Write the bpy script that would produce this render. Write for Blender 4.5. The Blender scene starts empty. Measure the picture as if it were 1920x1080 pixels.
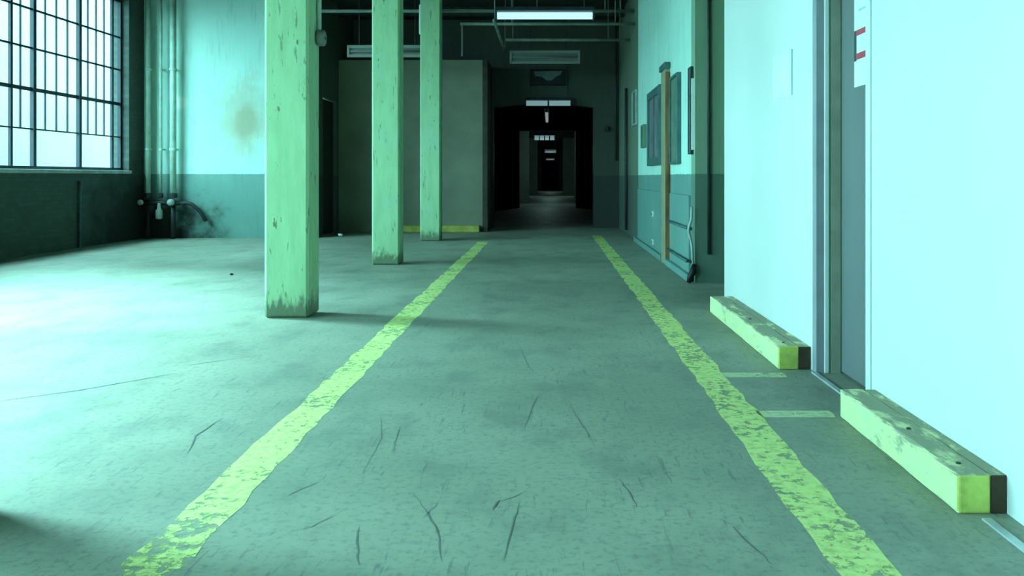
import bpy, bmesh, math, random
from mathutils import Vector, Matrix

random.seed(7)
scene = bpy.context.scene
COL = scene.collection

# ------------------------------------------------------------------ camera
cam_data = bpy.data.cameras.new('camera')
cam_data.sensor_width = 36.0
cam_data.lens = 30.0                      # 1600 px on a 1920 px frame
cam_data.shift_x = -70.0 / 1920.0         # architectural shift: verticals stay vertical
cam_data.shift_y = -208.0 / 1920.0
cam_data.clip_start = 0.05
cam_data.clip_end = 400
cam = bpy.data.objects.new('camera', cam_data)
cam.location = (0, 0, 1.0)
cam.rotation_euler = (math.radians(90), 0, 0)
COL.objects.link(cam)
scene.camera = cam

# ------------------------------------------------------------------ view
vs = scene.view_settings
vs.view_transform = 'Standard'
vs.look = 'None'
vs.exposure = 0.24
vs.gamma = 1.0
vs.use_curve_mapping = False

# ------------------------------------------------------------------ world (cyan overcast sky)
SKY = (0.41, 1.0, 1.04)
SKY_STRENGTH = 26.0
world = bpy.data.worlds.new('world')
scene.world = world
world.use_nodes = True
wn = world.node_tree
wn.nodes.clear()
w_out = wn.nodes.new('ShaderNodeOutputWorld')
w_bg = wn.nodes.new('ShaderNodeBackground')
w_tc = wn.nodes.new('ShaderNodeTexCoord')
w_sep = wn.nodes.new('ShaderNodeSeparateXYZ')
w_ramp = wn.nodes.new('ShaderNodeValToRGB')
w_map = wn.nodes.new('ShaderNodeMapRange')
w_map.inputs['From Min'].default_value = -1.0
w_map.inputs['From Max'].default_value = 1.0
wn.links.new(w_tc.outputs['Generated'], w_sep.inputs[0])
wn.links.new(w_sep.outputs['Z'], w_map.inputs['Value'])
wn.links.new(w_map.outputs['Result'], w_ramp.inputs['Fac'])
wn.links.new(w_ramp.outputs['Color'], w_bg.inputs['Color'])
wn.links.new(w_bg.outputs['Background'], w_out.inputs['Surface'])
e = w_ramp.color_ramp.elements
e[0].position = 0.47
e[0].color = (0.02, 0.05, 0.05, 1)
e[1].position = 1.0
e[1].color = (*[c * 1.0 for c in SKY], 1)
m_ = w_ramp.color_ramp.elements.new(0.50)
m_.color = (*[c * 0.62 for c in SKY], 1)
w_bg.inputs['Strength'].default_value = SKY_STRENGTH

# bright thin-cloud sun high on the window side, very soft
sd = bpy.data.lights.new('sun', 'SUN')
sd.energy = 45.0
sd.color = SKY
sd.angle = math.radians(24)
so = bpy.data.objects.new('sun', sd)
so.rotation_euler = Vector((1.0, -0.45, -0.80)).to_track_quat('-Z', 'Y').to_euler()
so.location = (-20, 8, 20)
COL.objects.link(so)

# daylight portals: they only guide sampling of the sky through each window opening
BAY = 3.65
WIN_Y = [(10.10 - BAY * k, 13.50 - BAY * k) for k in range(5)]
WIN_Z = (1.10, 3.80)
for k, (y0, y1) in enumerate(WIN_Y):
    ld = bpy.data.lights.new('window_portal', 'AREA')
    ld.shape = 'RECTANGLE'
    ld.size = WIN_Z[1] - WIN_Z[0]
    ld.size_y = y1 - y0
    ld.cycles.is_portal = True
    lo = bpy.data.objects.new('window_portal', ld)
    lo.location = (-6.97, (y0 + y1) / 2, sum(WIN_Z) / 2)
    lo.rotation_euler = (0, math.radians(-90), 0)
    COL.objects.link(lo)


# ================================================================== node helpers
class NT:
    def __init__(self, name):
        self.m = bpy.data.materials.new(name)
        self.m.use_nodes = True
        self.t = self.m.node_tree
        self.t.nodes.clear()
        self.out = self.t.nodes.new('ShaderNodeOutputMaterial')
        self.b = self.t.nodes.new('ShaderNodeBsdfPrincipled')
        self.link(self.b.outputs[0], self.out.inputs[0])
        self.geo = self.t.nodes.new('ShaderNodeNewGeometry')
        self.pos = self.geo.outputs['Position']

    def link(self, a, b):
        self.t.links.new(a, b)

    def put(self, sock, v):
        if isinstance(v, bpy.types.NodeSocket):
            self.link(v, sock)
        elif isinstance(v, (tuple, list)) and len(v) == 3 and sock.type == 'RGBA':
            sock.default_value = (*v, 1)
        else:
            sock.default_value = v

    def math(self, op, a, b=0.0, c=None, clamp=False):
        n = self.t.nodes.new('ShaderNodeMath')
        n.operation = op
        n.use_clamp = clamp
        self.put(n.inputs[0], a)
        self.put(n.inputs[1], b)
        if c is not None:
            self.put(n.inputs[2], c)
        return n.outputs[0]

    def noise(self, scale, detail=4, rough=0.55, vec=None, stretch=None, dist=0.0):
        n = self.t.nodes.new('ShaderNodeTexNoise')
        n.inputs['Scale'].default_value = scale
        n.inputs['Detail'].default_value = detail
        n.inputs['Roughness'].default_value = rough
        n.inputs['Distortion'].default_value = dist
        v = vec or self.pos
        if stretch:
            mp = self.t.nodes.new('ShaderNodeMapping')
            mp.inputs['Scale'].default_value = stretch
            self.link(v, mp.inputs['Vector'])
            v = mp.outputs[0]
        self.link(v, n.inputs['Vector'])
        return n.outputs['Fac']

    def ramp(self, fac, lo, hi):
        n = self.t.nodes.new('ShaderNodeMapRange')
        n.inputs['From Min'].default_value = lo
        n.inputs['From Max'].default_value = hi
        n.interpolation_type = 'SMOOTHSTEP'
        self.link(fac, n.inputs['Value'])
        return n.outputs['Result']

    def mix(self, fac, a, b):
        n = self.t.nodes.new('ShaderNodeMix')
        n.data_type = 'RGBA'
        self.put(n.inputs[0], fac)
        self.put(n.inputs[6], a)
        self.put(n.inputs[7], b)
        return n.outputs[2]

    def sep(self):
        n = self.t.nodes.new('ShaderNodeSeparateXYZ')
        self.link(self.pos, n.inputs[0])
        return n.outputs

    def blob(self, c, r, stretch=(1, 1, 1), amt=0.6, scale=3.0):
        """soft-edged irregular patch around world point c"""
        mp = self.t.nodes.new('ShaderNodeVectorMath')
        mp.operation = 'SUBTRACT'
        self.link(self.pos, mp.inputs[0])
        mp.inputs[1].default_value = c
        sc = self.t.nodes.new('ShaderNodeVectorMath')
        sc.operation = 'MULTIPLY'
        self.link(mp.outputs[0], sc.inputs[0])
        sc.inputs[1].default_value = stretch
        ln = self.t.nodes.new('ShaderNodeVectorMath')
        ln.operation = 'LENGTH'
        self.link(sc.outputs[0], ln.inputs[0])
        n = self.noise(scale, 5, 0.65)
        d = self.math('ADD', ln.outputs['Value'], self.math('MULTIPLY', self.math('SUBTRACT', n, 0.5), r * 2.2 * amt))
        return self.math('SUBTRACT', 1.0, self.ramp(d, r * 0.35, r))

    def bump(self, h, strength=0.2, dist=0.01):
        n = self.t.nodes.new('ShaderNodeBump')
        n.inputs['Strength'].default_value = strength
        n.inputs['Distance'].default_value = dist
        self.link(h, n.inputs['Height'])
        self.link(n.outputs[0], self.b.inputs['Normal'])

    def fin(self, col, rough=0.7, spec=0.3, metal=0.0):
        self.put(self.b.inputs['Base Color'], col)
        self.put(self.b.inputs['Roughness'], rough)
        self.b.inputs['Specular IOR Level'].default_value = spec
        self.b.inputs['Metallic'].default_value = metal
        return self.m


def scl(c, k):
    return tuple(min(1.0, x * k) for x in c)


def plain(name, col, rough=0.6, spec=0.3, metal=0.0, var=0.25, scale=6.0, stretch=None):
    n = NT(name)
    f = n.noise(scale, 4, 0.6, stretch=stretch)
    c = n.mix(n.ramp(f, 0.3, 0.7), scl(col, 1 - var), scl(col, 1 + var * 0.4))
    n.bump(f, 0.06, 0.004)
    return n.fin(c, rough, spec, metal)


def emit(name, col, strength):
    n = NT(name)
    n.b.inputs['Emission Color'].default_value = (*col, 1)
    n.b.inputs['Emission Strength'].default_value = strength
    return n.fin((0.10, 0.11, 0.11), 0.4)


def wall_paint(name, up, low, zs=1.03, stains_and_shade=(), streak=0.25, rough=0.55):
    """two-tone painted wall: pale above, darker dado below, with streaks, chips and listed stains"""
    n = NT(name)
    z = n.sep()[2]
    wob = n.math('MULTIPLY', n.math('SUBTRACT', n.noise(7, 3), 0.5), 0.02)
    f = n.ramp(n.math('ADD', z, wob), zs - 0.006, zs + 0.006)
    c = n.mix(f, low, up)
    st = n.noise(5.0, 5, 0.65, stretch=(3.0, 3.0, 0.35))
    c = n.mix(n.math('MULTIPLY', n.ramp(st, 0.48, 0.75), streak), c, scl(low, 0.6))
    big = n.noise(1.3, 4, 0.6)
    c = n.mix(n.math('MULTIPLY', n.ramp(big, 0.45, 0.75), streak * 0.8), c, scl(up, 0.7))
    chip = n.noise(16, 6, 0.7)
    c = n.mix(n.math('MULTIPLY', n.ramp(chip, 0.70, 0.74), 0.5), c, (0.30, 0.31, 0.27))
    for (p, r, stc, colr, amt) in stains_and_shade:
        c = n.mix(n.math('MULTIPLY', n.blob(p, r, stc), amt), c, colr)
    n.bump(n.noise(22, 6, 0.65), 0.12, 0.006)
    return n.fin(c, rough, 0.3)


# ------------------------------------------------------------------ materials
def make_floor_mat():
    n = NT('worn_concrete')
    big = n.noise(0.55, 5, 0.6)
    mid = n.noise(3.2, 6, 0.62, stretch=(1.0, 0.6, 1.0))
    fine = n.noise(38, 5, 0.7)
    c = n.mix(n.ramp(big, 0.3, 0.7), (0.27, 0.285, 0.215), (0.40, 0.40, 0.305))
    c = n.mix(n.math('MULTIPLY', n.ramp(mid, 0.46, 0.68), 0.6), c, (0.20, 0.215, 0.18))
    c = n.mix(n.math('MULTIPLY', n.ramp(fine, 0.48, 0.68), 0.6), c, (0.17, 0.185, 0.16))
    # fine drag scratches running along the aisle
    scr = n.noise(9, 3, 0.5, stretch=(7.0, 0.7, 1.0), dist=0.9)
    msk = n.noise(1.8, 3, 0.5)
    c = n.mix(n.math('MULTIPLY', n.math('MULTIPLY', n.ramp(scr, 0.60, 0.70), n.ramp(msk, 0.38, 0.55)), 0.6), c, (0.14, 0.155, 0.15))
    scr2 = n.noise(7, 3, 0.5, stretch=(1.2, 7.0, 1.0), dist=0.8)
    c = n.mix(n.math('MULTIPLY', n.ramp(scr2, 0.60, 0.72), 0.35), c, (0.2, 0.215, 0.2))
    # pale worn specks
    sp = n.noise(24, 5, 0.7)
    c = n.mix(n.math('MULTIPLY', n.ramp(sp, 0.68, 0.75), 0.35), c, (0.6, 0.6, 0.5))
    n.bump(n.math('ADD', fine, n.math('MULTIPLY', mid, 0.6)), 0.18, 0.004)
    r = n.math('ADD', 0.42, n.math('MULTIPLY', n.noise(5, 4), 0.3))
    return n.fin(c, r, 0.35)


def make_line_mat(name, col, wear, fade):
    """yellow floor paint, worn through to the concrete below"""
    n = NT(name)
    a = n.noise(24, 7, 0.75, dist=0.3)
    b = n.noise(3.0, 4, 0.6)
    v = n.math('ADD', a, n.math('MULTIPLY', n.math('SUBTRACT', b, 0.5), 0.55))
    # paint is scrubbed away altogether at the near end
    y = n.sep()[1]
    near = n.math('SUBTRACT', 1.0, n.ramp(y, 2.15, 2.75))
    near = n.math('MULTIPLY', near, n.math('LESS_THAN', n.sep()[0], 0.0))   # only the left line is scrubbed there
    v = n.math('ADD', v, n.math('MULTIPLY', near, 0.10))
    keep = n.math('SUBTRACT', 1.0, n.ramp(v, wear, wear + 0.13))
    keep = n.math('MULTIPLY', keep, fade)
    c = n.mix(n.ramp(n.noise(30, 5), 0.4, 0.75), col, scl(col, 0.7))
    n.fin(c, 0.6, 0.3)
    tr = n.t.nodes.new('ShaderNodeBsdfTransparent')
    mx = n.t.nodes.new('ShaderNodeMixShader')
    n.link(keep, mx.inputs[0])
    n.link(tr.outputs[0], mx.inputs[1])
    n.link(n.b.outputs[0], mx.inputs[2])
    n.link(mx.outputs[0], n.out.inputs[0])
    return n.m


def make_column_mat():
    n = NT('peeling_green_paint')
    z = n.sep()[2]
    a = n.noise(6, 5, 0.6, stretch=(2.2, 2.2, 0.45))
    c = n.mix(n.ramp(a, 0.3, 0.7), (0.335, 0.52, 0.285), (0.40, 0.61, 0.345))
    old = n.noise(2.2, 4, 0.6)
    c = n.mix(n.math('MULTIPLY', n.ramp(old, 0.5, 0.7), 0.5), c, (0.355, 0.54, 0.39))
    # long vertical cracks and flakes
    crk = n.noise(13, 5, 0.65, stretch=(1.8, 1.8, 0.28), dist=0.5)
    c = n.mix(n.math('MULTIPLY', n.ramp(crk, 0.61, 0.66), 0.75), c, (0.13, 0.20, 0.12))
    flk = n.noise(5.0, 6, 0.7, stretch=(1.5, 1.5, 0.5))
    c = n.mix(n.math('MULTIPLY', n.ramp(flk, 0.635, 0.66), 0.85), c, (0.10, 0.13, 0.08))
    # kicked and damp-stained foot
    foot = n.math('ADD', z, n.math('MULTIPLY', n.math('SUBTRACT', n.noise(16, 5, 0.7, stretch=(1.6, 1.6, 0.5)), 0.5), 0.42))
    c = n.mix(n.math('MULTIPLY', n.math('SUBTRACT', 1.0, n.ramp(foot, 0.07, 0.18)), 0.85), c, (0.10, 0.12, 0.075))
    n.bump(n.math('SUBTRACT', a, n.math('MULTIPLY', n.ramp(crk, 0.64, 0.7), 0.8)), 0.35, 0.008)
    return n.fin(c, 0.5, 0.35)


def make_kerb_mat():
    n = NT('worn_yellow_timber')
    up = n.t.nodes.new('ShaderNodeSeparateXYZ')
    n.link(n.geo.outputs['Normal'], up.inputs[0])
    a = n.noise(16, 6, 0.7, stretch=(1, 0.35, 1))
    c = n.mix(n.ramp(a, 0.35, 0.75), (0.80, 0.82, 0.42), (0.72, 0.72, 0.46))
    # scuffed bare timber, most of it on the tread-worn top
    w = n.noise(9, 6, 0.7, stretch=(1, 0.4, 1))
    lim = n.math('ADD', w, n.math('MULTIPLY', up.outputs[2], 0.19))
    c = n.mix(n.math('MULTIPLY', n.ramp(lim, 0.56, 0.70), 0.9), c, (0.31, 0.30, 0.22))
    d = n.noise(28, 5, 0.7)
    c = n.mix(n.math('MULTIPLY', n.ramp(d, 0.66, 0.72), 0.7), c, (0.12, 0.10, 0.06))
    n.bump(a, 0.3, 0.006)
    return n.fin(c, 0.7, 0.2)


def make_brick_mat():
    n = NT('painted_dark_brick')
    br = n.t.nodes.new('ShaderNodeTexBrick')
    mp = n.t.nodes.new('ShaderNodeMapping')
    mp.inputs['Rotation'].default_value = (math.radians(90), 0, math.radians(90))
    sp = n.sep()
    cb = n.t.nodes.new('ShaderNodeCombineXYZ')
    n.link(sp[1], cb.inputs[0])
    n.link(sp[2], cb.inputs[1])
    n.link(cb.outputs[0], br.inputs['Vector'])
    br.inputs['Scale'].default_value = 4.0
    br.inputs['Color1'].default_value = (0.060, 0.080, 0.066, 1)
    br.inputs['Color2'].default_value = (0.075, 0.10, 0.082, 1)
    br.inputs['Mortar'].default_value = (0.06, 0.075, 0.065, 1)
    br.inputs['Mortar Size'].default_value = 0.02
    c = n.mix(n.math('MULTIPLY', n.ramp(n.noise(3, 5), 0.5, 0.75), 0.4), br.outputs['Color'], (0.05, 0.06, 0.055))
    c = n.mix(n.math('MULTIPLY', n.blob((-6.65, 13.9, 0.2), 1.6, (1, 0.7, 1.2)), 0.9), c, (0.015, 0.018, 0.016))  # corner shade and grime together, put into the brick colour
    n.bump(n.math('SUBTRACT', 1.0, br.outputs['Fac']), 0.4, 0.008)
    return n.fin(c, 0.7, 0.25)


def make_glass():
    n = NT('window_glass')
    tr = n.t.nodes.new('ShaderNodeBsdfTransparent')
    tr.inputs[0].default_value = (0.95, 0.97, 0.97, 1)
    gl = n.t.nodes.new('ShaderNodeBsdfGlossy')
    gl.inputs['Roughness'].default_value = 0.1
    mx = n.t.nodes.new('ShaderNodeMixShader')
    mx.inputs[0].default_value = 0.05
    n.link(tr.outputs[0], mx.inputs[1])
    n.link(gl.outputs[0], mx.inputs[2])
    n.link(mx.outputs[0], n.out.inputs[0])
    return n.m


UP = (0.52, 0.74, 0.66)
LOW = (0.17, 0.31, 0.27)
M = {
    'floor': make_floor_mat(),
    'line': make_line_mat('worn_yellow_floor_paint', (0.80, 0.85, 0.31), 0.53, 0.95),
    'line_faint': make_line_mat('faded_yellow_floor_paint', (0.80, 0.86, 0.50), 0.58, 0.8),
    'column': make_column_mat(),
    'kerb': make_kerb_mat(),
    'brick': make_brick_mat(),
    'glass': make_glass(),
    'end_wall': wall_paint('mint_end_wall', UP, LOW, 1.05, stains_and_shade=(
        ((-5.0, 14.0, 1.95), 0.62, (1.1, 0.1, 0.7), (0.46, 0.42, 0.28), 0.6),
        ((-4.98, 14.0, 1.9), 0.25, (1.0, 0.1, 0.6), (0.36, 0.30, 0.17), 0.6),
        ((-6.05, 14.0, 2.22), 0.16, (1, 0.1, 1), (0.85, 0.88, 0.82), 0.9),
        ((-6.55, 14.0, 0.0), 1.5, (1.0, 0.1, 1.7), (0.02, 0.025, 0.022), 0.98))),  # near-black corner: grime plus the wall corner's shade, painted in
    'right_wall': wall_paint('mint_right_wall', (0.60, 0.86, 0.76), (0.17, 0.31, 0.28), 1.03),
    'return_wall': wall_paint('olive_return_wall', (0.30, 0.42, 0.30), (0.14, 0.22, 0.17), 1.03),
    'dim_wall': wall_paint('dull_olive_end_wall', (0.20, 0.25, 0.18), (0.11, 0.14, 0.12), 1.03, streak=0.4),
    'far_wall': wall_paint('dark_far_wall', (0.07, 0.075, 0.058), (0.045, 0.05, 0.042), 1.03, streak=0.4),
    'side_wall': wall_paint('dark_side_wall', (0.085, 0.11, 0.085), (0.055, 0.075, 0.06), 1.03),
    'partition': plain('grey_green_board', (0.24, 0.235, 0.17), 0.6, var=0.15, scale=1.5),
    'partition_edge': plain('dark_brown_board_edge', (0.07, 0.055, 0.045), 0.7),
    'white_panel': plain('white_panel_paint', (0.84, 0.84, 0.83), 0.45, 0.35, var=0.04, scale=1.0),
    'panel_trim': plain('white_corner_trim', (0.84, 0.85, 0.83), 0.4, 0.35, var=0.05),
    'panel_end': plain('grey_panel_end', (0.36, 0.36, 0.40), 0.5, var=0.1),
    'olive': plain('olive_door_jamb', (0.38, 0.37, 0.29), 0.5, var=0.15),
    'green_edge': plain('green_jamb_stop', (0.13, 0.27, 0.18), 0.5, var=0.1),
    'door': plain('grey_door_paint', (0.20, 0.205, 0.215), 0.45, 0.4, var=0.08, scale=2.0),
    'black_door': plain('black_door_paint', (0.02, 0.025, 0.022), 0.6),
    'ceiling': plain('sooty_ceiling', (0.035, 0.045, 0.04), 0.9, 0.1),
    'rear': plain('rear_wall_paint', (0.16, 0.2, 0.17), 0.8),
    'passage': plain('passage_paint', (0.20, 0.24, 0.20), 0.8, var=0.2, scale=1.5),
    'passage_dark': plain('passage_dark_tone', (0.02, 0.025, 0.022), 0.9, 0.1),
    'yard': plain('yard_asphalt', (0.16, 0.16, 0.15), 0.9),
    'light_block_grey': plain('added_block_grey', (0.20, 0.20, 0.20), 0.9, var=0.1, scale=0.6),
    'steel': plain('black_steel_bar', (0.012, 0.015, 0.028), 0.5),
    'sill': plain('pale_stone_sill', (0.45, 0.48, 0.47), 0.6),
    'conduit': plain('dull_painted_conduit', (0.20, 0.22, 0.18), 0.5),
    'pipe_green': plain('mint_painted_pipe', (0.46, 0.62, 0.50), 0.4, 0.4, var=0.2),
    'pipe_dark': plain('dark_iron_pipe', (0.035, 0.04, 0.04), 0.5, 0.4),
    'pipe_pale': plain('pale_grey_pipe', (0.42, 0.50, 0.46), 0.4, 0.4),
    'brass': plain('bright_worn_metal', (0.80, 0.82, 0.78), 0.3, 0.6, 0.5),
    'lamp_body': plain('lamp_enamel', (0.16, 0.17, 0.15), 0.4, 0.4, var=0.1),
    'lamp_shade': plain('lamp_dark_metal', (0.05, 0.065, 0.07), 0.5),
    'dead_tube': plain('unlit_tube_glass', (0.26, 0.27, 0.24), 0.25, 0.5, var=0.05),
    'tube': emit('lit_tube', (0.48, 0.93, 1.0), 1.05),
    'tube_dim': emit('dim_lit_tube', (0.55, 0.95, 1.0), 0.26),
    'tube_far': emit('far_lit_tube', (0.55, 0.95, 0.95), 0.22),
    'tube_long': emit('passage_lit_tube', (0.85, 0.95, 1.0), 0.22),
    'tube_weak': emit('far_weak_tube', (0.8, 0.9, 0.9), 0.04),
    'sign_black': plain('black_sign_board', (0.012, 0.015, 0.015), 0.4),
    'sign_grey': plain('faded_sign_face', (0.16, 0.19, 0.19), 0.6),
    'paper': plain('white_paper', (0.84, 0.85, 0.84), 0.8, 0.1, var=0.03),
    'red': plain('red_print', (0.62, 0.09, 0.12), 0.7),
    'ink': plain('dark_print', (0.06, 0.08, 0.09), 0.7),
    'ink_and_edge_shade': plain('pale_print_and_edge_shade', (0.45, 0.62, 0.62), 0.7),
    'wood_brown': plain('orange_brown_wood', (0.28, 0.125, 0.05), 0.5, var=0.7, scale=5, stretch=(2, 2, 0.3)),
    'wood_olive': plain('olive_varnished_wood', (0.36, 0.36, 0.24), 0.5, var=0.2),
    'kerb_end': plain('bright_yellow_timber_end', (0.66, 0.70, 0.16), 0.6, var=0.25, scale=14),
    'kerb_back': plain('bare_dark_timber', (0.075, 0.05, 0.03), 0.8),
    'frame_teal': plain('teal_frame_paint', (0.08, 0.16, 0.155), 0.5),
    'pane_blue': plain('dusty_blue_pane', (0.20, 0.24, 0.27), 0.3, 0.5, var=0.3, scale=4),
    'board_green': plain('dull_green_board', (0.14, 0.22, 0.16), 0.6),
    'rubber': plain('black_rubber', (0.012, 0.012, 0.014), 0.5),
    'scuff': plain('tyre_black_scuff', (0.17, 0.185, 0.165), 0.6),
    'track': plain('pale_metal_track', (0.60, 0.64, 0.64), 0.35, 0.5, 0.2),
    'white_box': plain('white_plastic_box', (0.8, 0.82, 0.8), 0.4),
    'kerb_dull': plain('dull_yellow_kerb', (0.50, 0.46, 0.10), 0.7, var=0.3),
}


# ================================================================== mesh helpers
def obj(name, bm, mat, parent=None, loc=(0, 0, 0), smooth=False):
    me = bpy.data.meshes.new(name)
    bmesh.ops.recalc_face_normals(bm, faces=bm.faces)
    bm.to_mesh(me)
    bm.free()
    mats = mat if isinstance(mat, (list, tuple)) else [mat]
    for m in mats:
        me.materials.append(M[m])
    if smooth:
        for p in me.polygons:
            p.use_smooth = True
    o = bpy.data.objects.new(name, me)
    COL.objects.link(o)
    o.location = loc
    if parent:
        o.parent = parent
    return o


def box(bm, x0, x1, y0, y1, z0, z1, bev=0.0, seg=1, mi=0):
    before = set(bm.faces)
    vs_ = [bm.verts.new(p) for p in ((x0, y0, z0), (x1, y0, z0), (x1, y1, z0), (x0, y1, z0),
                                     (x0, y0, z1), (x1, y0, z1), (x1, y1, z1), (x0, y1, z1))]
    fs = [bm.faces.new([vs_[i] for i in q]) for q in ((3, 2, 1, 0), (4, 5, 6, 7), (0, 1, 5, 4),
                                                      (1, 2, 6, 5), (2, 3, 7, 6), (3, 0, 4, 7))]
    if bev > 0:
        es = set()
        for f in fs:
            es.update(f.edges)
        bmesh.ops.bevel(bm, geom=list(es), offset=bev, segments=seg, affect='EDGES', profile=0.5)
    if mi:
        for f in bm.faces:
            if f not in before:
                f.material_index = mi
    return bm


def B(*a, **k):
    return box(bmesh.new(), *a, **k)


def tube(bm, pts, r, n=12, cap=True):
    """sweep a circle along a polyline"""
    pts = [Vector(p) for p in pts]
    rings = []
    ref = None
    for i, p in enumerate(pts):
        if i == 0:
            d = pts[1] - p
        elif i == len(pts) - 1:
            d = p - pts[i - 1]
        else:
            d = (pts[i + 1] - p).normalized() + (p - pts[i - 1]).normalized()
        d.normalize()
        if ref is None:
            ref = d.orthogonal().normalized()
        u = (ref - d * ref.dot(d))
        u = u.normalized() if u.length > 1e-6 else d.orthogonal().normalized()
        ref = u
        w = d.cross(u)
        rr = r[i] if isinstance(r, (list, tuple)) else r
        rings.append([bm.verts.new(p + (u * math.cos(t) + w * math.sin(t)) * rr)
                      for t in [2 * math.pi * k / n for k in range(n)]])
    for a, b in zip(rings, rings[1:]):
        for k in range(n):
            bm.faces.new((a[k], a[(k + 1) % n], b[(k + 1) % n], b[k]))
    if cap:
        bm.faces.new(list(reversed(rings[0])))
        bm.faces.new(rings[-1])
    return bm


def bend(pts, rad=0.05, n=5):
    """round the corners of a polyline"""
    P = [Vector(p) for p in pts]
    out = [P[0]]
    for a, b, c in zip(P, P[1:], P[2:]):
        u = (a - b).normalized() * min(rad, (a - b).length / 2)
        v = (c - b).normalized() * min(rad, (c - b).length / 2)
        for k in range(n + 1):
            t = k / n
            out.append((b + u) * (1 - t) ** 2 + b * 2 * t * (1 - t) + (b + v) * t ** 2)
    out.append(P[-1])
    return out


def lathe(bm, c, prof, axis='z', n=16):
    """revolve (radius, height) pairs about an axis through c"""
    rings = []
    for r, h in prof:
        ring = []
        for k in range(n):
            t = 2 * math.pi * k / n
            a, b = r * math.cos(t), r * math.sin(t)
            p = {'z': (a, b, h), 'x': (h, a, b), 'y': (a, h, b)}[axis]
            ring.append(bm.verts.new((c[0] + p[0], c[1] + p[1], c[2] + p[2])))
        rings.append(ring)
    for a, b in zip(rings, rings[1:]):
        for k in range(n):
            bm.faces.new((a[k], a[(k + 1) % n], b[(k + 1) % n], b[k]))
    bm.faces.new(list(reversed(rings[0])))
    bm.faces.new(rings[-1])
    return bm


def struct(name, bm, mat, parent=None):
    o = obj(name, bm, mat, parent)
    if not parent:
        o['kind'] = 'structure'
    return o


def thing(name, label, cat, loc=(0, 0, 0), rotz=0.0, group=None):
    o = bpy.data.objects.new(name, None)
    o.empty_display_size = 0.1
    o.location = loc
    o.rotation_euler = (0, 0, rotz)
    COL.objects.link(o)
    o['label'] = label
    o['category'] = cat
    if group:
        o['group'] = group
    return o


def tag(o, label, cat, group=None):
    o['label'] = label
    o['category'] = cat
    if group:
        o['group'] = group
    return o


def copy_thing(root, loc, label, group=None):
    r = root.copy()
    COL.objects.link(r)
    r.location = loc
    r['label'] = label
    if group:
        r['group'] = group
    for ch in list(root.children):
        c = ch.copy()
        COL.objects.link(c)
        c.parent = r
        for g in list(ch.children):
            d = g.copy()
            COL.objects.link(d)
            d.parent = c
    return r


# ================================================================== SETTING
CEIL = 4.10
END_Y = 14.0
floor = struct('floor', B(-7.3, 3.2, -6.0, 110.0, -0.2, 0.0), 'floor')

# dark curved tyre scuffs and cracks in the slab (world coordinates on the floor)
SCUFFS = [
    ([(-0.43, 2.70), (-0.37, 2.56), (-0.31, 2.40), (-0.28, 2.22)], 0.006),
    ([(-0.09, 2.62), (-0.105, 2.46), (-0.12, 2.22)], 0.005),
    ([(0.09, 3.74), (0.13, 3.45), (0.165, 3.22)], 0.004),
    ([(0.23, 2.82), (0.255, 2.70), (0.265, 2.58)], 0.005),
    ([(-0.17, 5.0), (-0.12, 4.60), (-0.08, 4.35)], 0.005),
    ([(-0.545, 2.44), (-0.52, 2.30), (-0.49, 2.20)], 0.006),
    ([(-0.60, 3.42), (-0.585, 3.25), (-0.57, 3.1)], 0.004),
    ([(-0.70, 3.55), (-0.64, 3.28), (-0.63, 2.95)], 0.003),
    ([(-0.055, 3.9), (-0.08, 3.6), (-0.10, 3.4)], 0.004),
    ([(-0.155, 2.64), (-0.17, 2.56)], 0.008),
    ([(-0.075, 2.72), (-0.11, 2.67), (-0.15, 2.63)], 0.006),
    ([(-0.76, 2.80), (-0.82, 2.68)], 0.005),
    ([(-1.36, 3.52), (-1.365, 3.3), (-1.31, 3.08)], 0.006),
    ([(0.52, 2.44), (0.56, 2.28), (0.575, 2.2)], 0.005),
    ([(0.39, 2.95), (0.40, 2.78)], 0.004),
    ([(-0.62, 2.55), (-0.68, 2.44), (-0.73, 2.40)], 0.004),
    ([(-0.34, 2.62), (-0.37, 2.50)], 0.004),
    ([(-1.9, 4.35), (-2.2, 4.0), (-2.6, 3.7)], 0.012),
    ([(-1.62, 4.8), (-1.9, 4.55), (-2.15, 4.45)], 0.010),
]
for pts, w in SCUFFS:
    bm = bmesh.new()
    fine = []
    for (a, b) in zip(pts, pts[1:]):
        for k in range(4):
            t = k / 4
            fine.append((a[0] + (b[0] - a[0]) * t + random.uniform(-.004, .004), a[1] + (b[1] - a[1]) * t))
    fine.append(pts[-1])
    prev = None
    for i, (x, y) in enumerate(fine):
        ww = w * (0.25 + 0.75 * math.sin(math.pi * min(0.97, max(0.06, i / (len(fine) - 1))))) * random.uniform(.7, 1.1) * 0.5
        cur = (bm.verts.new((x - ww, y, 0.0012)), bm.verts.new((x + ww, y, 0.0012)))
        if prev:
            bm.faces.new((prev[0], prev[1], cur[1], cur[0]))
        prev = cur
    obj('scuff_mark', bm, 'scuff', floor)

bm = B(-7.3, 3.2, -6.0, 17.1, CEIL, CEIL + 0.2)
for k in range(14):
    y = -4.6 + k * 1.55
    box(bm, -6.95, 3.0, y, y + 0.12, CEIL - 0.16, CEIL)
struct('ceiling', bm, 'ceiling')

# left wall with its window openings
bm = bmesh.new()
box(bm, -6.95, -6.65, -6.0, 14.25, 0, WIN_Z[0])
box(bm, -6.95, -6.65, -6.0, 14.25, WIN_Z[1], CEIL)
edges = [-6.0] + [v for y0, y1 in reversed(WIN_Y) for v in (y0, y1)] + [14.25]
for a, b in zip(edges[0::2], edges[1::2]):
    if b - a > 0.01:
        box(bm, -6.95, -6.65, a, b, WIN_Z[0], WIN_Z[1])
struct('wall_left', bm, 'brick')

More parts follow.
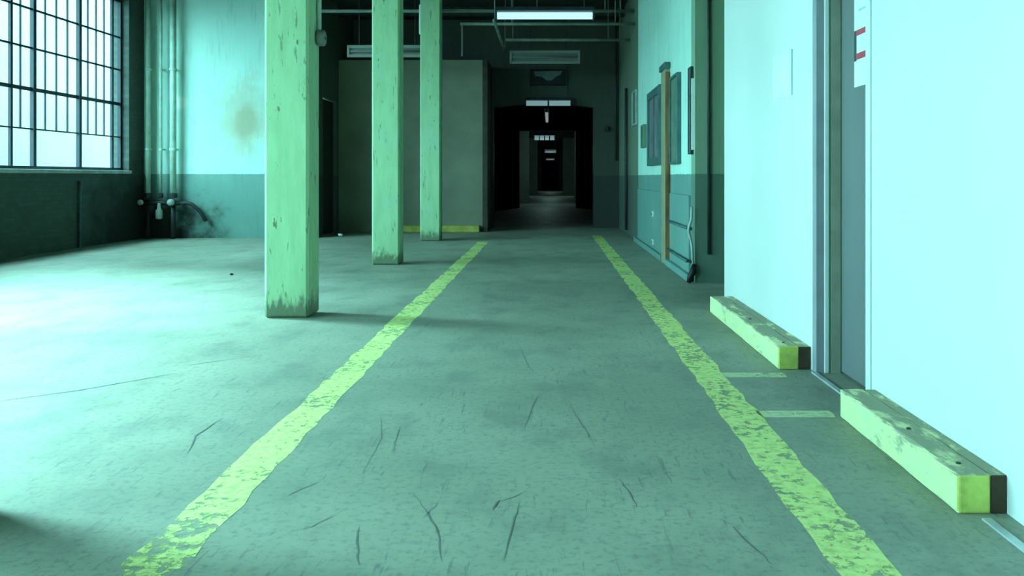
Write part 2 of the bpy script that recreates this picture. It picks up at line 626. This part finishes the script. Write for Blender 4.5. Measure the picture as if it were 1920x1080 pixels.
# yard, and an added block that shades the far bay and tempers window glare
struct('ground_yard', B(-60, -6.95, -40, 60, -0.3, -0.1), 'yard')
bm = B(-18, -10.5, 11.3, 32, -0.1, 7.5)
sun_block = obj('added_light_block', bm, 'light_block_grey')
sun_block['kind'] = 'structure'

# windows
for k, (y0, y1) in enumerate(WIN_Y):
    bm = bmesh.new()
    xf0, xf1 = -6.81, -6.76
    t = 0.045
    box(bm, xf0, xf1, y0, y1, WIN_Z[0], WIN_Z[0] + t)
    box(bm, xf0, xf1, y0, y1, WIN_Z[1] - t, WIN_Z[1])
    box(bm, xf0, xf1, y0, y0 + t, WIN_Z[0] + t, WIN_Z[1] - t)
    box(bm, xf0, xf1, y1 - t, y1, WIN_Z[0] + t, WIN_Z[1] - t)
    fr = struct('window_%d' % (k + 1), bm, 'steel')
    mull = [y0 + 0.07, y0 + 1.11, y0 + 2.20]
    half = [y0 + 0.64, y0 + 3.13]
    bm = bmesh.new()
    for y in mull:
        box(bm, -6.805, -6.755, y - 0.032, y + 0.032, WIN_Z[0] + t, WIN_Z[1] - t)
    for y in half:
        box(bm, -6.80, -6.765, y - 0.022, y + 0.022, WIN_Z[0] + t, WIN_Z[1] - t)
    obj('mullion', bm, 'steel', fr)
    bm = bmesh.new()
    for y in (y0 + 0.33, y0 + 0.84, y0 + 1.38, y0 + 1.64, y0 + 1.91, y0 + 2.44, y0 + 2.67, y0 + 2.90):
        box(bm, -6.795, -6.775, y - 0.010, y + 0.010, 1.63, WIN_Z[1] - t)
    for z, w in ((1.63, 0.009), (2.15, 0.024), (2.69, 0.012), (3.20, 0.012)):
        box(bm, -6.797, -6.773, y0 + t, y1 - t, z - w, z + w)
    obj('glazing_bar', bm, 'steel', fr)
    obj('pane', B(-6.787, -6.783, y0 + t, y1 - t, WIN_Z[0] + t, WIN_Z[1] - t), 'glass', fr)
    obj('sill', B(-6.75, -6.61, y0 - 0.02, y1 + 0.02, WIN_Z[0] - 0.05, WIN_Z[0] + 0.004, bev=0.008), 'sill', fr)

# end of the left bay, its return with the black door, and the board partition
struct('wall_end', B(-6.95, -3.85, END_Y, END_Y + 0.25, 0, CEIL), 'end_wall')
bm = bmesh.new()
box(bm, -4.10, -3.85, END_Y + 0.25, 14.50, 0, CEIL)
box(bm, -4.10, -3.85, 15.45, 17.1, 0, CEIL)
box(bm, -4.10, -3.85, 14.50, 15.45, 2.37, CEIL)
struct('wall_side', bm, 'side_wall')
d2 = struct('door_2', B(-3.96, -3.91, 14.52, 15.43, 0.005, 2.35, bev=0.004), 'black_door')
obj('door_handle', tube(bmesh.new(), bend([(-3.91, 14.62, 1.0), (-3.86, 14.62, 1.0), (-3.86, 14.74, 1.0)], 0.02), 0.009), 'pipe_dark', d2)
bm = B(-3.85, -1.22, 15.60, 15.72, 0, 3.14)
pt = struct('wall_partition', bm, 'partition')
bm = bmesh.new()
box(bm, -1.22, -1.13, 15.58, 16.8, 0, 3.16)
obj('corner_post', bm, 'partition_edge', pt)
bm = bmesh.new()
for x in (-3.05, -2.13):
    box(bm, x - 0.012, x + 0.012, 15.592, 15.60, 0.0, 3.14)
obj('joint_strip', bm, 'partition', pt)

# far wall with its shallow arched opening
bm = bmesh.new()
y0, y1 = 16.8, 17.1
box(bm, -3.85, -1.10, y0, y1, 0, CEIL)
box(bm, 0.87, 2.6, y0, y1, 0, CEIL)
N = 16
for i in range(N):
    xa = -1.10 + 1.97 * i / N
    xb = -1.10 + 1.97 * (i + 1) / N
    za = 2.37 + 0.09 * math.sin(math.pi * i / N)
    zb = 2.37 + 0.09 * math.sin(math.pi * (i + 1) / N)
    q = [(xa, za), (xb, zb), (xb, CEIL), (xa, CEIL)]
    f = [bm.verts.new((x, y0, z)) for x, z in q]
    g = [bm.verts.new((x, y1, z)) for x, z in q]
    bm.faces.new(f)
    bm.faces.new(list(reversed(g)))
    bm.faces.new((f[0], f[1], g[1], g[0]))
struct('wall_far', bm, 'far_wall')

# the dark passage beyond, a chain of doorways
def cross_wall(n, y, xl, xr, top, mat):
    bm = bmesh.new()
    box(bm, -2.5, xl, y, y + 0.25, 0, 3.2)
    box(bm, xr, 2.5, y, y + 0.25, 0, 3.2)
    w = struct('wall_passage_%d' % n, bm, mat)
    obj('lintel', B(xl, xr, y, y + 0.25, top, 3.2), 'passage_dark', w)  # header keeps the dark colour, also over paler walls
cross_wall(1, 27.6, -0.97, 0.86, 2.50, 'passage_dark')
cross_wall(2, 33.0, -0.78, 0.97, 2.55, 'passage')
cross_wall(3, 48.0, -0.66, 0.76, 2.55, 'passage')
cross_wall(4, 68.0, -0.60, 0.80, 2.55, 'passage')
struct('wall_passage_end', B(-2.5, 2.5, 100.0, 100.3, 0, 3.2), 'passage')
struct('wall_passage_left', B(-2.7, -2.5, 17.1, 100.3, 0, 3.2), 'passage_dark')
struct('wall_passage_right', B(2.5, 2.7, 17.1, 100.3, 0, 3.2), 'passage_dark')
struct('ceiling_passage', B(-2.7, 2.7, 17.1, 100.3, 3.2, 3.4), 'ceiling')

# right-hand walls: mint wall beyond, the return facing the camera, the alcove and the white panels
bm = bmesh.new()
box(bm, 1.38, 1.62, 8.30, 13.25, 0, CEIL)
wr = struct('wall_right', bm, 'right_wall')
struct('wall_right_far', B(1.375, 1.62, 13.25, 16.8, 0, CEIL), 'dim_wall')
struct('wall_return', B(1.38, 2.85, 8.08, 8.30, 0, CEIL), 'return_wall')
struct('wall_alcove', B(2.60, 2.85, -6.0, 8.08, 0, CEIL), 'return_wall')
# wainscot boards under the painted band of the mint wall
bm = bmesh.new()
box(bm, 1.355, 1.38, 8.32, 9.62, 0.0, 0.82, bev=0.004)
box(bm, 1.355, 1.38, 10.22, 13.1, 0.0, 0.82, bev=0.004)
obj('wainscot', bm, 'right_wall', wr)
bm = bmesh.new()
box(bm, 1.31, 1.355, 8.12, 9.72, 0.0, 0.07, bev=0.008)
box(bm, 1.31, 1.355, 10.16, 13.3, 0.0, 0.07, bev=0.008)
bs = struct('baseboard_right', bm, 'right_wall')

pf = struct('wall_right_panel', B(1.36, 1.46, 4.41, 6.63, 0, CEIL), 'white_panel')
obj('panel_end', B(1.362, 1.402, 4.352, 4.41, 0, CEIL), 'panel_end', pf)
pn = struct('wall_right_near_panel', B(1.36, 1.46, -6.0, 3.60, 0, CEIL), 'white_panel')
obj('corner_trim', B(1.36, 1.42, 3.625, 3.675, 0, CEIL, bev=0.004), 'panel_trim', pn)
obj('joint_shadow_strip', B(1.375, 1.42, 3.60, 3.625, 0, CEIL), 'panel_end', pn)
bm = B(1.62, 2.60, 6.53, 6.63, 0, CEIL)
struct('wall_alcove_end', B(1.46, 2.60, 6.53, 6.63, 0, CEIL), 'return_wall')

# doorway between the two panels
d1 = struct('door_1', B(1.487, 1.53, 3.46, 4.34, 0.012, CEIL - 0.6), 'door')
bm = bmesh.new()
box(bm, 1.402, 1.425, 4.346, 4.40, 0, CEIL, bev=0.003)
obj('jamb_seal', bm, 'panel_trim', d1)
obj('jamb_stop', B(1.425, 1.437, 4.35, 4.40, 0, CEIL), 'green_edge', d1)
obj('jamb', B(1.437, 1.483, 4.344, 4.41, 0, CEIL), 'olive', d1)
obj('jamb_rear', B(1.483, 1.60, 4.345, 4.41, 0, CEIL), 'green_edge', d1)
obj('jamb_near', B(1.42, 1.60, 3.40, 3.46, 0, CEIL), 'olive', d1)
obj('overpanel', B(1.487, 1.55, 3.46, 4.345, CEIL - 0.59, CEIL), 'white_panel', d1)
struct('trim_1', B(1.338, 1.362, 3.56, 4.36, 0.0, 0.008), 'track')
struct('trim_2', B(1.262, 1.288, 0.4, 2.49, 0.0, 0.006), 'track')

struct('wall_rear', B(-6.95, 2.85, -6.2, -6.0, 0, CEIL), 'rear')

# ================================================================== COLUMNS
def column(y, label):
    t = thing('timber_column', label, 'column', (-1.863, y + 0.145, 0), 0, 'peeling green columns')
    bm = B(-0.157, 0.157, -0.145, 0.145, 0.0, CEIL - 0.155, bev=0.018)
    obj('shaft', bm, 'column', t)
    return t
column(6.04, 'nearest peeling green square column in view, dark stained foot, round conduit box on its side')
column(9.70, 'second peeling pale green square column, between the nearest and the farthest one')
column(13.33, 'farthest and bluest square green column, in front of the grey green board partition')
column(2.30, 'pale green square column just outside the lower left corner, casting the dark shadow there')
for o in COL.objects:
    pass

# conduit with junction box on the first column
t = thing('column_conduit', 'thin conduit dropping to a round junction box on the nearest green column', 'conduit', (-1.70, 6.26, 2.0))
obj('pipe', tube(bmesh.new(), [(0.012, 0.0, 0.06), (0.012, 0, CEIL - 2.16)], 0.016), 'pipe_green', t, smooth=True)
bm = lathe(bmesh.new(), (0, 0, 0.02), [(0.03, -0.005), (0.055, 0.0), (0.06, 0.012), (0.06, 0.045), (0.05, 0.055)], 'x')
jb = obj('junction_box', bm, 'conduit', t, smooth=True)
obj('cover_screw', lathe(bmesh.new(), (0.055, 0, 0.02), [(0.01, 0), (0.01, 0.006)], 'x', 8), 'pipe_dark', jb)

# ================================================================== PAINTED LINES
def strip(name, x0, x1, y0, y1, mat, label, group=None):
    bm = bmesh.new()
    n = max(2, int((y1 - y0) / 0.12))
    rows = []
    for i in range(n + 1):
        y = y0 + (y1 - y0) * i / n
        rows.append((bm.verts.new((x0 + random.uniform(-.010, .010), y, 0.0008)),
                     bm.verts.new((x1 + random.uniform(-.010, .010), y, 0.0008))))
    for a, b in zip(rows, rows[1:]):
        bm.faces.new((a[0], a[1], b[1], b[0]))
    return tag(obj(name, bm, mat), label, 'floor line', group)
strip('painted_line', -1.10, -0.94, 2.0, 13.2, 'line', 'long worn yellow floor line on the left of the aisle, beside the columns', 'yellow aisle lines')
strip('painted_line', 0.725, 0.885, 2.0, 14.6, 'line', 'long worn yellow floor line on the right of the aisle, beside the white panels', 'yellow aisle lines')
strip('painted_line', 0.885, 1.19, 4.26, 4.36, 'line_faint', 'short faint yellow cross line by the end of the farther timber kerb', 'faint cross lines at the doorway')
strip('painted_line', 0.885, 1.19, 3.55, 3.65, 'line_faint', 'short faint yellow cross line meeting the nearer timber kerb', 'faint cross lines at the doorway')

# ================================================================== TIMBER KERBS
def kerb(x, y0, y1, h, wid, back, label):
    t = thing('timber_kerb', label, 'kerb', (x, y0, 0), 0, 'yellow timber kerbs by the white panels')
    bm = B(0, wid, 0, y1 - y0, 0.0, h, bev=0.008, seg=2)
    bmesh.ops.subdivide_edges(bm, edges=[e for e in bm.edges if e.calc_length() > 0.5], cuts=14)
    for v in bm.verts:
        v.co.x += random.uniform(-.0015, .0015)
        if v.co.z > h * 0.5:
            v.co.z += random.uniform(-.003, .001)
    beam = obj('beam', bm, ['kerb', 'kerb_end'], t)
    for p in beam.data.polygons:
        if p.normal.y < -0.5:
            p.material_index = 1
    bb = obj('backing_board', B(wid + 0.001, wid + back, 0.004, y1 - y0, 0.0, h - 0.004, bev=0.003), ['kerb', 'kerb_back'], t)
    for p in bb.data.polygons:
        if p.normal.y < -0.5:
            p.material_index = 1
    for yy in (0.10, (y1 - y0) * 0.45):
        obj('bolt', lathe(bmesh.new(), (wid * 0.5, yy, h - 0.001), [(0.008, 0), (0.008, 0.003), (0.005, 0.005)], 'z', 10), 'pipe_dark', t)
    return t
kerb(1.212, 2.53, 3.56, 0.118, 0.098, 0.049, 'nearer yellow painted timber kerb, larger in view, running out at lower right')
kerb(1.190, 4.43, 6.32, 0.122, 0.105, 0.063, 'farther yellow painted timber kerb, beyond the grey door at the foot of the white panel')
# dull yellow kerb at the foot of the board partition
tag(obj('board_kerb', B(-2.9, -1.27, 15.46, 15.60, 0.0, 0.12, bev=0.01), 'kerb_dull'),
    'dull yellow kerb along the foot of the grey green board partition', 'kerb')

# ================================================================== LAMPS
def lamp(name, label, x, y, z, half, mat_t, body='lamp_shade', h_body=0.05, h_tube=0.085, hang=True, rot=0.0, tubes=1, gap=0.0, parts=1, power=0.0, ceil=CEIL, dep=0.11):
    t = thing(name, label, 'lamp', (x, y, z), rot)
    bm = bmesh.new()
    # sloping trough housing
    prof = [(-dep, 0.0), (-dep * 0.55, h_body), (dep * 0.55, h_body), (dep, 0.0), (dep * 0.9, -0.006), (-dep * 0.9, -0.006)]
    L = [bm.verts.new((-half, a, b)) for a, b in prof]
    R = [bm.verts.new((half, a, b)) for a, b in prof]
    k = len(prof)
    for i in range(k):
        bm.faces.new((L[i], L[(i + 1) % k], R[(i + 1) % k], R[i]))
    bm.faces.new(L)
    bm.faces.new(list(reversed(R)))
    obj('housing', bm, body, t)
    rt = h_tube / 2
    spans = [(-half + 0.02, half - 0.02)] if not gap else [(-half + 0.02, -gap), (gap, half - 0.02)]
    if parts > 1:
        st = (2 * half - 0.04) / parts
        spans = [(-half + 0.02 + st * i + 0.018, -half + 0.02 + st * (i + 1) - 0.018) for i in range(parts)]
    ys = [0.0] if tubes == 1 else [-dep * 0.5, dep * 0.5]
    for a, b in spans:
        for yy in ys:
            obj('tube', tube(bmesh.new(), [(a, yy, -rt - 0.008), (b, yy, -rt - 0.008)], rt, 14), mat_t, t, smooth=False)
    for s in (-1, 1):
        obj('end_cap', B(s * half - 0.02 * (s > 0), s * half + 0.02 * (s < 0), -dep * 0.7, dep * 0.7, -h_tube - 0.012, -0.006), body, t)
    if hang:
        for s in (-1, 1):
            obj('hanger_rod', tube(bmesh.new(), [(s * half * 0.8, 0, h_body), (s * half * 0.8, 0, ceil - z)], 0.006, 6), 'pipe_dark', t)
    if power:
        ld = bpy.data.lights.new('lamp_light', 'POINT')
        ld.energy = power
        ld.color = (0.55, 1.0, 0.92)
        ld.shadow_soft_size = 0.15
        lo = bpy.data.objects.new('lamp_light', ld)
        lo.location = (x, y - 0.45, z - h_tube - 0.5)
        COL.objects.link(lo)
    return t
lamp('strip_lamp', 'lit bluish strip lamp under the ceiling at top centre, the brightest one', -0.055, 10.5, 3.035, 0.605, 'tube')
lamp('strip_lamp', 'lit strip lamp of two short tubes across the head of the dark archway', -0.02, 16.66, 2.50, 0.45, 'tube_dim', h_body=0.05, h_tube=0.10, gap=0.015, hang=True)
lamp('strip_lamp', 'small pale strip lamp pointing down the passage just inside the archway', -0.06, 20.2, 2.48, 1.8, 'tube_long', body='lamp_shade', rot=math.radians(90), ceil=3.2, dep=0.05, h_tube=0.07, h_body=0.02)
lamp('strip_lamp', 'bright small strip lamp deep in the passage beyond the archway', -0.18, 31.5, 2.54, 0.40, 'tube_far', ceil=3.2, power=14, h_tube=0.17, parts=4)
lamp('strip_lamp', 'faint tiny strip lamp just below the bright small one deep in the passage', 0.06, 44.0, 2.42, 0.30, 'tube_weak', ceil=3.2, power=22, h_tube=0.16)
lamp('strip_lamp', 'last faint speck of a strip lamp, added to light the vanishing end of the passage', 0.06, 59.0, 2.30, 0.30, 'tube_weak', ceil=3.2, power=14, h_tube=0.12)  # added lamp, brightens the far end of the passage
def dim_lamp(name, label, x0, x1, y, z0, z1):
    """dead twin-tube fixture seen side-on: long reflector with raised rims"""
    cx = (x0 + x1) / 2
    h = (x1 - x0) / 2
    t = thing(name, label, 'lamp', (cx, y, z0), 0)
    H = z1 - z0
    obj('reflector', B(-h, h, 0.02, 0.16, 0.02, H - 0.02, bev=0.01), 'lamp_body', t)
    bm = bmesh.new()
    box(bm, -h, h, -0.02, 0.03, H - 0.05, H, bev=0.006)
    box(bm, -h, h, -0.02, 0.03, 0.0, 0.05, bev=0.006)
    for s in (-1, 1):
        box(bm, s * h - 0.02, s * h + 0.02, -0.02, 0.03, 0.0, H, bev=0.004)
    obj('rim', bm, 'dead_tube', t)
    for zz in (H * 0.5,):
        obj('tube', tube(bmesh.new(), [(-h + 0.03, 0.0, zz), (h - 0.03, 0.0, zz)], 0.019, 10), 'lamp_body', t, smooth=True)
    for s in (-1, 1):
        obj('hanger_rod', tube(bmesh.new(), [(s * h * 0.75, 0.09, H - 0.02), (s * h * 0.75, 0.09, CEIL - z0)], 0.006, 6), 'pipe_dark', t)
    return t
dim_lamp('dead_lamp', 'unlit grey strip lamp with raised rims hanging before the far wall, above the black sign', -0.69, 0.53, 15.3, 3.03, 3.27)
dim_lamp('dead_lamp', 'unlit pale strip lamp hanging at left behind the second green column', -3.27, -2.05, 13.9, 2.95, 3.15)

# ================================================================== CEILING CONDUITS
def conduit(label, pts, r, hangers=(), drops=(), mat='conduit'):
    t = thing('ceiling_conduit', label, 'conduit', pts[0])
    o0 = Vector(pts[0])
    obj('pipe', tube(bmesh.new(), [tuple(Vector(p) - o0) for p in bend(pts, 0.08)], r, 10), mat, t, smooth=True)
    for x, y, z in hangers:
        obj('hanger_rod', tube(bmesh.new(), [tuple(Vector((x, y, z)) - o0), tuple(Vector((x, y, CEIL)) - o0)], 0.008, 6), mat, t)
    for x, y, za, zb in drops:
        obj('drop_pipe', tube(bmesh.new(), [tuple(Vector((x, y, za)) - o0), tuple(Vector((x, y, zb)) - o0)], 0.014, 8), mat, t)
    return t
conduit('longest and topmost conduit, spanning the hall behind the three green columns to the mint wall', [(-3.84, 13.78, 3.68), (1.37, 13.78, 3.68)], 0.028, [(-2.6, 13.78, 3.68), (-0.2, 13.78, 3.68), (0.9, 13.78, 3.68), (1.15, 13.78, 3.68)])
conduit('conduit crossing just behind the bright lamp, one thin pipe dropping at its left end', [(-1.42, 13.6, 3.44), (1.37, 13.6, 3.44)], 0.026, [(-0.6, 13.6, 3.44), (1.05, 13.6, 3.44)], [(-1.39, 13.6, 3.44, 2.93)])
conduit('conduit crossing above the unlit central lamp', [(-0.74, 14.5, 3.33), (1.37, 14.5, 3.33)], 0.026, [(-0.62, 14.5, 3.33), (1.0, 14.5, 3.33), (1.2, 14.5, 3.33)])
conduit('conduit running away along the ceiling left of the central lamps', [(-0.80, 12.3, 3.26), (-0.80, 15.6, 3.26)], 0.022, [(-0.80, 12.5, 3.26), (-0.80, 15.4, 3.26)])

# sign above the opening
t = thing('hanging_sign', 'small black sign board with faded grey face above the dark archway', 'sign', (-0.02, 16.74, 2.80))
obj('board', B(-0.36, 0.36, -0.02, 0.03, 0.0, 0.31, bev=0.008), 'sign_black', t)
bm = bmesh.new()
poly = [(-0.28, 0.27), (-0.26, 0.18), (-0.12, 0.16), (-0.03, 0.09), (0.06, 0.09), (0.16, 0.17), (0.24, 0.20), (0.27, 0.28)]
f = [bm.verts.new((x, -0.0235, z)) for x, z in poly]
g = [bm.verts.new((x, -0.019, z)) for x, z in poly]
bm.faces.new(f)
bm.faces.new(list(reversed(g)))
for i in range(len(poly)):
    j = (i + 1) % len(poly)
    bm.faces.new((f[i], g[i], g[j], f[j]))
obj('faded_emblem', bm, 'sign_grey', t)
obj('bracket', B(-0.30, 0.30, 0.03, 0.055, 0.12, 0.17), 'pipe_dark', t)

# ================================================================== CORNER PIPES (left bay)
PY = 13.86
def riser(x, r, label, zbot):
    t = thing('riser_pipe', label, 'pipe', (x, PY, zbot))
    obj('pipe', tube(bmesh.new(), [(0, 0, 0), (0, 0, CEIL - zbot)], r, 14), 'pipe_green', t, smooth=True)
    for z in (1.45, 2.75):
        bm = lathe(bmesh.new(), (0, 0, z - zbot), [(r + 0.002, -0.02), (r + 0.010, -0.016), (r + 0.010, 0.016), (r + 0.002, 0.02)], 'z', 14)
        box(bm, -0.012, 0.012, r, 0.14, z - zbot - 0.012, z - zbot + 0.012)
        obj('clamp', bm, 'pipe_green', t)
    obj('elbow', lathe(bmesh.new(), (0, 0, 0), [(r + 0.004, 0.0), (r + 0.016, 0.01), (r + 0.016, 0.07), (r + 0.004, 0.08)], 'z', 14), 'pipe_dark', t)
    return t
riser(-6.52, 0.042, 'left one of two mint painted riser pipes in the window corner', 0.66)
riser(-6.11, 0.050, 'right one of two mint painted riser pipes, nearer the stained wall', 0.66)
riser(-6.31, 0.022, 'thin riser pipe between the two thick mint pipes in the corner', 0.66)
t = thing('pipe_manifold', 'dark iron pipe with valves across the foot of the corner risers', 'pipe', (-6.62, PY, 0.58))
obj('header_pipe', tube(bmesh.new(), [(0.0, 0, 0.0), (0.62, 0, 0.0)], 0.042, 14), 'pipe_dark', t, smooth=True)
obj('branch_pipe', tube(bmesh.new(), bend([(0.62, 0, 0.0), (0.80, 0, 0.0), (0.96, 0.02, -0.16), (1.02, 0.06, -0.30)], 0.08), 0.03, 12), 'pipe_dark', t, smooth=True)
obj('foot_pipe', tube(bmesh.new(), [(0.51, 0, -0.04), (0.51, 0, -0.58)], 0.038, 12), 'pipe_dark', t, smooth=True)
obj('foot_pipe', tube(bmesh.new(), [(0.10, 0, -0.04), (0.10, 0, -0.58)], 0.03, 12), 'pipe_dark', t, smooth=True)
for x, s in ((0.02, 0.8), (0.51, 1.0)):
    v = obj('valve', lathe(bmesh.new(), (x, -0.09, 0.01), [(0.03 * s, -0.03), (0.055 * s, -0.02), (0.055 * s, 0.02), (0.03 * s, 0.05), (0.02 * s, 0.09)], 'y', 14), 'brass', t, smooth=True)
    obj('handwheel', lathe(bmesh.new(), (x, -0.135, 0.01), [(0.038 * s, 0.0), (0.046 * s, 0.006), (0.046 * s, 0.012), (0.038 * s, 0.018)], 'y', 14), 'pipe_pale', v, smooth=True)
obj('trap_bottle', lathe(bmesh.new(), (0.31, -0.06, -0.26), [(0.035, 0.0), (0.055, 0.015), (0.055, 0.14), (0.03, 0.17), (0.022, 0.26)], 'z', 14), 'pipe_pale', t, smooth=True)
tag(obj('sill_pipe', tube(bmesh.new(), [(-6.63, 12.05, 0.0), (-6.63, 12.05, 0.95)], 0.02, 10), 'frame_teal', smooth=True), 'thin dark vertical pipe on the dark brick wall under the window', 'pipe')

# ================================================================== RIGHT WALL FITTINGS
def wall_board(name, label, y0, y1, z0, z1, depth, frame, face, lab_parts=True, cat='window', frw=0.05):
    t = thing(name, label, cat, (1.38, (y0 + y1) / 2, z0))
    h = (y1 - y0) / 2
    H = z1 - z0
    bm = bmesh.new()
    box(bm, -depth, 0, -h, -h + frw, 0, H, bev=0.004)
    box(bm, -depth, 0, h - frw, h, 0, H, bev=0.004)
    box(bm, -depth, 0, -h + frw, h - frw, 0, frw, bev=0.004)
    box(bm, -depth, 0, -h + frw, h - frw, H - frw, H, bev=0.004)
    obj('frame', bm, frame, t)
    obj('panel', B(-depth * 0.55, 0, -h + frw * 0.8, h - frw * 0.8, frw * 0.8, H - frw * 0.8), face, t)
    return t
t = wall_board('wall_window', 'teal framed dusty blue interior window on the mint wall, left of the brown post', 10.36, 11.64, 1.15, 2.13, 0.05, 'frame_teal', 'pane_blue', frw=0.10)
obj('glazing_bar', B(-0.04, -0.027, -0.02, 0.02, 0.08, 0.90), 'lamp_body', t)
t = wall_board('wall_board', 'dull green framed board on the mint wall, right of the brown post', 8.92, 9.50, 1.14, 2.10, 0.05, 'frame_teal', 'board_green', cat='board', frw=0.03)
t = wall_board('edge_sign', 'narrow dark sign with a pale edge at the near end of the mint wall', 8.16, 8.30, 1.22, 2.06, 0.035, 'pipe_dark', 'paper', cat='sign', frw=0.02)
obj('pale_edge', B(-0.022, 0.0, -0.115, -0.07, 0.04, 0.72), 'paper', t)
t = wall_board('small_frame', 'small pale framed notice far along the mint wall, by the dark end', 13.35, 13.95, 1.82, 2.38, 0.035, 'pipe_pale', 'board_green', cat='frame', frw=0.03)
t = wall_board('switch_box', 'small grey box low beside the dusty blue window on the mint wall', 12.1, 12.45, 1.42, 1.75, 0.05, 'board_green', 'board_green', cat='box', frw=0.03)

t = thing('wooden_post', 'tall orange brown wooden post with a dark cap standing out from the mint wall', 'post', (1.375, 9.92, 0))
bm = B(-0.05, 0.004, -0.17, 0.20, 0.0, 2.24, bev=0.004)
obj('casing', bm, 'wood_olive', t)
obj('front_face', B(-0.052, 0.004, -0.19, -0.171, 0.0, 2.20, bev=0.003), 'wood_brown', t)
obj('cap', B(-0.07, 0.004, -0.22, 0.24, 2.24, 2.31, bev=0.006), 'frame_teal', t)

t = thing('pipe_rail', 'two low dark rails and a pale upright pipe on the near mint wall', 'rail', (1.345, 8.2, 0))
for z in (0.51, 0.19):
    obj('rail', tube(bmesh.new(), [(-0.02, 0.02, z), (-0.02, 1.38, z)], 0.016, 10), 'frame_teal', t, smooth=True)
obj('upright_pipe', tube(bmesh.new(), bend([(0.0, -0.14, 0.72), (0.0, -0.13, 0.60), (-0.035, -0.13, 0.50), (0.0, -0.13, 0.38), (0.015, -0.14, 0.16)], 0.04), 0.013, 10), 'pipe_pale', t, smooth=True)
obj('hose_end', tube(bmesh.new(), bend([(0.02, -0.155, 0.17), (0.01, -0.16, 0.10), (-0.025, -0.165, 0.05), (-0.035, -0.17, 0.003)], 0.03), [0.02, 0.024, 0.03, 0.033, 0.033, 0.033, 0.03, 0.03, 0.028, 0.028, 0.028, 0.025, 0.025, 0.025][:14], 10), 'rubber', t, smooth=True) if False else None
obj('hose_end', tube(bmesh.new(), [(0.02, -0.155, 0.18), (0.012, -0.16, 0.11), (-0.02, -0.165, 0.06), (-0.035, -0.17, 0.005)], [0.018, 0.034, 0.03, 0.02], 10), 'rubber', t, smooth=True)
tag(obj('wall_conduit', tube(bmesh.new(), [(1.507, 8.062, 0.27), (1.507, 8.062, CEIL)], 0.016, 10), 'pipe_dark', smooth=True), 'thin dark vertical conduit on the olive wall facing the camera, beside the white panel', 'conduit')
for z, l in ((0.52, 'upper small white wall socket low on the mint wall'), (0.155, 'lower small white wall socket just above the baseboard of the mint wall')):
    t = thing('wall_socket', l, 'socket', (1.355, 11.1, z))
    obj('plate', B(-0.02, 0.0, -0.06, 0.06, -0.035, 0.035, bev=0.004), 'white_box', t)
    obj('insert', B(-0.024, -0.018, -0.025, 0.025, -0.02, 0.02), 'lamp_body', t)
tag(obj('wall_conduit', tube(bmesh.new(), [(1.31, 16.77, 1.32), (1.31, 16.77, CEIL)], 0.02, 8), 'pipe_dark', smooth=True), 'dark vertical conduit on the far wall, right of the archway', 'conduit')
tag(obj('wall_conduit', tube(bmesh.new(), [(1.34, 14.9, 0.08), (1.34, 14.9, 2.55)], 0.025, 8), 'pipe_dark', smooth=True), 'dark vertical pipe at the dim far end of the mint wall', 'pipe')
tag(obj('alarm_box', B(1.09, 1.17, 16.74, 16.80, 1.90, 2.0, bev=0.006), 'pipe_dark'), 'tiny dark box on the far wall right of the archway', 'box')

# ================================================================== NOTICES
t = thing('door_notice', 'long white paper notice with a red and dark printed box on the grey door', 'notice', (1.487, 4.15, 1.435))
obj('sheet', B(-0.004, 0.0, -0.34, 0.0, 0.0, 0.62), 'paper', t)
def on_sheet(name, y0, y1, z0, z1, mat):
    obj(name, B(-0.0055, -0.0035, y0, y1, z0, z1), mat, t)
on_sheet('red_bar', -0.30, -0.03, 0.245, 0.272, 'red')
on_sheet('red_bar', -0.30, -0.03, 0.130, 0.160, 'red')
on_sheet('dark_bar', -0.03, -0.004, 0.125, 0.272, 'ink')
on_sheet('dark_bar', -0.33, -0.30, 0.125, 0.272, 'ink')
for k in range(3):
    on_sheet('faint_print', -0.28, -0.06 - 0.03 * k, 0.36 + 0.05 * k, 0.368 + 0.05 * k, 'ink_and_edge_shade')

t = thing('wall_notice', 'blank white sheet taped to the farther white panel', 'notice', (1.36, 4.98, 1.46))
obj('sheet', B(-0.004, 0.0, -0.205, 0.205, 0.0, 0.25), 'paper', t)
bm = bmesh.new()
box(bm, -0.0065, -0.0005, -0.212, -0.204, 0.0, 0.255)
obj('sheet_edge', bm, 'ink_and_edge_shade', t)  # tinted strip paints the slight shadow along the sheet's edge
bm = bmesh.new()
box(bm, -0.0045, -0.0005, 0.204, 0.209, 0.0, 0.255)
obj('sheet_edge', bm, 'paper', t)

tag(obj('pale_strip', B(-2.042, -2.021, 13.36, 13.40, 3.24, 3.70, bev=0.003), 'paper'),
    'narrow pale strip on the upper left edge of the farthest green column', 'strip')

# ================================================================== LITTER
def scrap(x, y, s, mat, label):
    bm = bmesh.new()
    bmesh.ops.create_icosphere(bm, subdivisions=2, radius=s)
    for v in bm.verts:
        v.co *= random.uniform(0.65, 1.1)
        v.co.z *= 0.6
    mz = min(v.co.z for v in bm.verts)
    for v in bm.verts:
        v.co.z -= mz
    tag(obj('litter_scrap', bm, mat, loc=(x, y, 0)), label, 'litter')
scrap(-3.50, 14.3, 0.05, 'white_box', 'crumpled pale scrap on the floor by the black side door')
scrap(-3.24, 8.7, 0.02, 'rubber', 'small dark crumb on the floor between the first two columns')
scrap(-2.93, 3.2, 0.012, 'rubber', 'small dark crumb on the bright floor at lower left')
